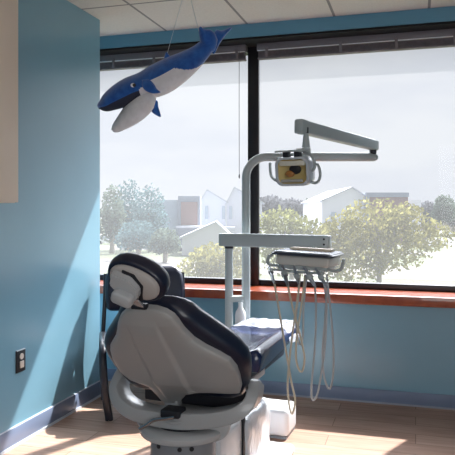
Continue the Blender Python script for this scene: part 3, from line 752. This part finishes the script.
def tree(label, D, lumps, leaf, n, size, trunk=None, group='trees beyond the window', bare=0):
    """lumps: (px, py, half width px, half height px)"""
    c0 = at(sum(l[0] for l in lumps)/len(lumps), 210, D); base = Vector((c0.x, c0.y, GZ))
    o = empty('tree', label, 'tree', base, 0, group)
    bm = NB(); area = [l[2]*l[3] for l in lumps]; tot = sum(area)
    for l, a in zip(lumps, area):
        c = at(l[0], l[1], D)-base; rw, rh = l[2]*D/F, l[3]*D/F
        for _ in range(int(n*a/tot)):
            while True:
                v = Vector((random.uniform(-1, 1), random.uniform(-1, 1), random.uniform(-1, 1)))
                if v.length < 1: break
            v = v*(.62+.38*random.random()) if random.random() < .4 else v.normalized()*random.uniform(.72, 1.06)
            p = c+Vector((v.x*rw, v.y*rw*.8, v.z*rh)); s = size*random.uniform(.6, 1.5)
            a1 = Vector((random.gauss(0, 1), random.gauss(0, 1), random.gauss(0, 1))).normalized(); a2 = a1.orthogonal().normalized()
            vs = [bm.verts.new(p+a1*s), bm.verts.new(p+a2*s*.6), bm.verts.new(p-a1*s), bm.verts.new(p-a2*s*.6)]
            bm.faces.new(vs)
    obj('crown', bm, leaf, o, 0)
    bm = NB(); top = max(l[1]-l[3]*.2 for l in lumps); zc = at(0, lumps[0][1], D).z-GZ
    r = .012*D*.35
    tube(bm, [(0, 0, 0), (.1, 0, zc*.5), (.0, 0, zc)], r, 8)
    for l in lumps[:7]:
        c = at(l[0], l[1], D)-base; tube(bm, [(0, 0, zc*.45), c*.5+Vector((0, 0, zc*.25)), c], r*.4, 6)
    obj('trunk', bm, M['bark'], o, 60)
    return o
M['bark'] = mat('pale_bark', (150, 142, 130), .9, var=10)
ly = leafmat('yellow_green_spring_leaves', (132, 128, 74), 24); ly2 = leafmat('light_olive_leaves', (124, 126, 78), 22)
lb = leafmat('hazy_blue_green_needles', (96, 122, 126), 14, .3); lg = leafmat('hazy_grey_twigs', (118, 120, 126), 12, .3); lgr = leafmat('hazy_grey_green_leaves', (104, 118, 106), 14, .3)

tree('big yellow-green tree in spring leaf outside the window behind the instrument tray', 40, [(372, 222, 34, 24), (345, 235, 28, 22), (405, 228, 30, 20), (430, 236, 24, 16), (385, 250, 46, 20), (350, 262, 40, 22), (405, 212, 18, 10), (330, 250, 22, 26)], ly, 5200, .14)
tree('light olive tree outside behind the lamp post and mullion', 48, [(282, 222, 24, 15), (300, 232, 26, 18), (268, 236, 18, 22), (315, 240, 24, 18), (290, 255, 34, 20)], ly2, 2600, .16)
tree('yellow-green bushy tree top outside just above the sill beside the backrest', 36, [(215, 260, 28, 18), (236, 252, 18, 16), (200, 268, 22, 16), (228, 272, 34, 14)], ly, 2200, .12)
k = 0
for px, py, rw, rh, D, lf, lab in [
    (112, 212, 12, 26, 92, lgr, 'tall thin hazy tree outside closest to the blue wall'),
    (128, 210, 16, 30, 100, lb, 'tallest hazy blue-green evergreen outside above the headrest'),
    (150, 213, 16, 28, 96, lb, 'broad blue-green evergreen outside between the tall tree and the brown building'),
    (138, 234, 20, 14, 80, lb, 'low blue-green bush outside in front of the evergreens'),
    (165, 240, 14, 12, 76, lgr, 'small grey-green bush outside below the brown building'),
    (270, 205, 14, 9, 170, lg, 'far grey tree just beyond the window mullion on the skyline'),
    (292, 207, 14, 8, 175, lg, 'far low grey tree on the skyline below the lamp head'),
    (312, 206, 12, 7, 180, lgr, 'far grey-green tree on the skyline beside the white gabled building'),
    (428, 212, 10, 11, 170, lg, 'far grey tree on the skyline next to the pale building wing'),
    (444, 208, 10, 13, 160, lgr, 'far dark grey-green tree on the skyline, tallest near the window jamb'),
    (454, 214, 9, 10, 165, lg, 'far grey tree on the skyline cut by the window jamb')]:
    tree(lab, D, [(px, py, rw, rh), (px-rw*.4, py+rh*.5, rw*.8, rh*.7), (px+rw*.4, py+rh*.4, rw*.8, rh*.7)], lf, 1700, .0026*D)

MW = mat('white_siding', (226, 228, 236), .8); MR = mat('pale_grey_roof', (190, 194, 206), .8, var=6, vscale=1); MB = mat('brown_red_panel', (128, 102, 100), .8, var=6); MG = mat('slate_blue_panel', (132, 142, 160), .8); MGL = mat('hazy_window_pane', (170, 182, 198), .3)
def wallbox(o, name, D, px0, px1, py, m, dep, dd=0, yb=None):
    a = at(px0, py, D+dd); c = at(px1, py, D+dd); base = o.location
    w = (c-a).length; mid = (a+c)/2
    mt = frame_m(Vector((mid.x, mid.y, 0))-Vector((base.x, base.y, 0)), RV, DV, UP)
    z1 = mid.z-base.z; z0 = 0 if yb is None else at(0, yb, D+dd).z-base.z
    bm = NB(); box(bm, (-w/2, 0, z0), (w/2, dep, z1), 0, 0, 0, mt); return obj(name, bm, m, o, 0)
def gable(o, D, px0, px1, pe, pk, dep, m, mroof, pk_x=None):
    """gabled volume, gable end toward the room; pe eave row, pk ridge row"""
    base = o.location; a = at(px0, pe, D); c = at(px1, pe, D); r = at(pk_x or (px0+px1)/2, pk, D)
    d = DV*dep; P = [Vector((p.x, p.y, z)) for p, z in ((a, GZ), (c, GZ), (c, c.z), (r, r.z), (a, a.z))]
    bm = NB(); f = [bm.verts.new(p-base) for p in P]; g = [bm.verts.new(p+d-base) for p in P]
    bm.faces.new(f); bm.faces.new(g[::-1])
    for i in range(5):
        j = (i+1) % 5
        if i not in (2, 3): bm.faces.new([f[i], f[j], g[j], g[i]])
    obj('wall', bm, m, o, 0)
    bm = NB(); e = .5
    for A, B in ((P[2], P[3]), (P[4], P[3])):
        dirv = (A-B).normalized(); A2 = A+dirv*e; up = UP*.25
        q = [A2-DV*e, B-DV*e, B+d+DV*e, A2+d+DV*e]
        lo = [bm.verts.new(p-base) for p in q]; hi = [bm.verts.new(p+up-base) for p in q]
        bm.faces.new(lo); bm.faces.new(hi[::-1])
        for i in range(4): j = (i+1) % 4; bm.faces.new([lo[i], lo[j], hi[j], hi[i]])
    obj('roof', bm, mroof, o, 0)
def building(label, D, px):
    p = at(px, 210, D); return empty('building', label, 'building', (p.x, p.y, GZ), 0, 'buildings beyond the window')
o = building('white gabled building with a brown-red panelled wing beyond the big tree', 120, 360)
gable(o, 120, 322, 372, 201, 188, 30, MW, MR, 352)
wallbox(o, 'panelled_wing', 120, 367, 408, 193, MB, 18, -1); wallbox(o, 'parapet', 120, 366, 409, 192.5, MG, 18, -1.3, 197); wallbox(o, 'corner_pier', 120, 366, 369.5, 193, MG, 1, -1.6)
wallbox(o, 'low_wing', 120, 408, 421, 200, MW, 14)
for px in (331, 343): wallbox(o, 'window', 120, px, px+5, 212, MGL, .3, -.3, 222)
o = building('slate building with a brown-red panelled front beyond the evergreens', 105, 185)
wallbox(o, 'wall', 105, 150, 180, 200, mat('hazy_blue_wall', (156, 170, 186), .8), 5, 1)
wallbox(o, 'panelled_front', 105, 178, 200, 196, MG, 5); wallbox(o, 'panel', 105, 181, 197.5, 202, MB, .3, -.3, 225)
wallbox(o, 'canopy', 105, 176, 204, 226, MR, 3, -3, 228)
o = building('white house with twin pale gables outside beside the lamp post', 118, 222)
gable(o, 118, 200, 226, 202, 190.5, 20, MW, MR, 207)
gable(o, 118, 226.5, 262, 203, 188, 22, mat('pale_lilac_siding', (216, 218, 230), .8), MR, 234)
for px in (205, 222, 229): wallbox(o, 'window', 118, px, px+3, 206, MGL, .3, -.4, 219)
wallbox(o, 'porch_roof', 118, 203, 235, 227, MR, 6, -6, 231)
o = building('long low grey house outside in front of the twin gabled house', 88, 205)
gable(o, 88, 182, 232, 238, 223, 7, mat('pale_grey_siding', (206, 208, 216), .8), MR, 216)
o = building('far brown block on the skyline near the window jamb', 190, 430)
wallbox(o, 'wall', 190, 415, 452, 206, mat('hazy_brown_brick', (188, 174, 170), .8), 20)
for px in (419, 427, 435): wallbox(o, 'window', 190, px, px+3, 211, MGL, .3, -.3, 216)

def car(px, D, c, label, L_=4.4):
    p = at(px, 210, D); o = empty('car', label, 'car', (p.x, p.y, GZ+.02), YAW, 'parked cars beyond the window')
    bm = NB(); rings = []
    for x, zt, hw in ((-L_/2, .62, .7), (-L_/2+.15, .80, .82), (-1.2, .90, .86), (.9, .92, .86), (L_/2-.25, .78, .82), (L_/2, .55, .7)):
        rings.append([Vector((x, y, z)) for y, z in ((-hw, .25), (-hw, zt*.8), (-hw*.9, zt), (hw*.9, zt), (hw, zt*.8), (hw, .25))])
    loft(bm, rings); obj('car_body', bm, c, o, 30)
    bm = NB(); rings = []
    for x, z0, zt, hw in ((-1.75, .85, .90, .74), (-1.1, .85, 1.38, .66), (.1, .85, 1.42, .66), (1.1, .85, .93, .74)):
        rings.append([Vector((x, y, z)) for y, z in ((-hw-.05, z0), (-hw, zt), (hw, zt), (hw+.05, z0))])
    loft(bm, rings); obj('cabin', bm, MGL, o, 30)
    for x in (-1.35, 1.35):
        for s in (-1, 1):
            bm = NB(); lathe(bm, [(0, -.1), (.30, -.1), (.33, -.07), (.33, .07), (.30, .1), (0, .1)], 18, Matrix.Translation((x, s*.78, .33)) @ Matrix.Rotation(PI/2, 4, 'X')); obj('wheel', bm, M['dark'], o, 30)
cw_ = mat('white_car_paint', (240, 242, 246), .3); cg = mat('silver_car_paint', (206, 212, 220), .3)
car(108, 118, cw_, 'white car parked outside closest to the blue wall')
car(138, 120, cg, 'silver car parked outside beyond the low bush')
car(172, 97, cw_, 'white car parked outside below the brown panelled building')
car(447, 150, cg, 'silver car parked outside near the window jamb')

# ================================================================== LIGHT
sun = bpy.data.lights.new('sun', 'SUN'); sun.energy = 14; sun.angle = math.radians(.9); sun.color = (1, .95, .88)
so = bpy.data.objects.new('sun', sun); COL.objects.link(so)
so.rotation_euler = Vector((-.46, -1, -1.29)).to_track_quat('-Z', 'Y').to_euler(); so.location = (3, 10, 14)
def area(name, loc, tgt, sx, sy, e, c):
    l = bpy.data.lights.new(name, 'AREA'); l.shape = 'RECTANGLE'; l.size = sx; l.size_y = sy; l.energy = e; l.color = c
    o = bpy.data.objects.new(name, l); COL.objects.link(o); o.location = loc
    o.rotation_euler = (Vector(tgt)-Vector(loc)).to_track_quat('-Z', 'Y').to_euler()
area('ceiling_fill_lamp', (-.3, .6, 2.58), (-.3, .6, 0), 1.6, 1.2, 3, (1, .96, .93))  # unseen lamp added below the ceiling to fill the room
area('room_fill_lamp', (1.3, -1.7, 1.6), (-1.0, 3.2, 1.1), 2.0, 1.6, 46, (1, .98, .97))

w = bpy.data.worlds.new('sky'); S.world = w; w.use_nodes = True; t = w.node_tree
bg = t.nodes['Background']; tc = t.nodes.new('ShaderNodeTexCoord')
mp = t.nodes.new('ShaderNodeMapping'); mp.inputs['Scale'].default_value = (1.5, 1.5, 5); t.links.new(tc.outputs['Generated'], mp.inputs[0])
n = t.nodes.new('ShaderNodeTexNoise'); n.inputs['Scale'].default_value = 2.4; n.inputs['Detail'].default_value = 5; t.links.new(mp.outputs[0], n.inputs['Vector'])
r = t.nodes.new('ShaderNodeValToRGB'); r.color_ramp.elements[0].position = .38; r.color_ramp.elements[1].position = .6
r.color_ramp.elements[0].color = rgb(226, 230, 238); r.color_ramp.elements[1].color = rgb(241, 243, 245)
t.links.new(n.outputs['Fac'], r.inputs['Fac']); t.links.new(r.outputs['Color'], bg.inputs['Color'])
sx = t.nodes.new('ShaderNodeSeparateXYZ'); t.links.new(tc.outputs['Generated'], sx.inputs[0])
el = t.nodes.new('ShaderNodeValToRGB'); el.color_ramp.interpolation = 'EASE'
for k_, (p_, v_) in enumerate(((.26, 0), (.50, 1), (.70, 1), (.86, .06))):
    e_ = el.color_ramp.elements[k_] if k_ < 2 else el.color_ramp.elements.new(p_)
    e_.position = p_; e_.color = (v_, v_, v_, 1)
t.links.new(sx.outputs['Z'], el.inputs['Fac'])
ey = t.nodes.new('ShaderNodeMapRange'); ey.inputs['From Min'].default_value = .1; ey.inputs['From Max'].default_value = .5
t.links.new(sx.outputs['Y'], ey.inputs['Value'])
glow = mnode(t, 'MULTIPLY', el.outputs['Color'], ey.outputs[0]); glow = mnode(t, 'MULTIPLY', glow, 15.0)
t.links.new(mnode(t, 'ADD', glow, .74), bg.inputs['Strength'])

# ================================================================== CAMERA
cam = bpy.data.cameras.new('camera'); cam.sensor_width = 36; cam.lens = F/455*36; cam.shift_y = -(227.5-HY)/455
cam.clip_end = 1000; cam.clip_start = .05
co = bpy.data.objects.new('camera', cam); COL.objects.link(co); co.location = EYE; co.rotation_euler = (PI/2, 0, YAW)
S.camera = co
S.view_settings.view_transform = 'Standard'; S.view_settings.look = 'None'; S.view_settings.exposure = 0; S.view_settings.gamma = 1
S.cycles.use_denoising = True
S.cycles.max_bounces = 10; S.cycles.transparent_max_bounces = 12
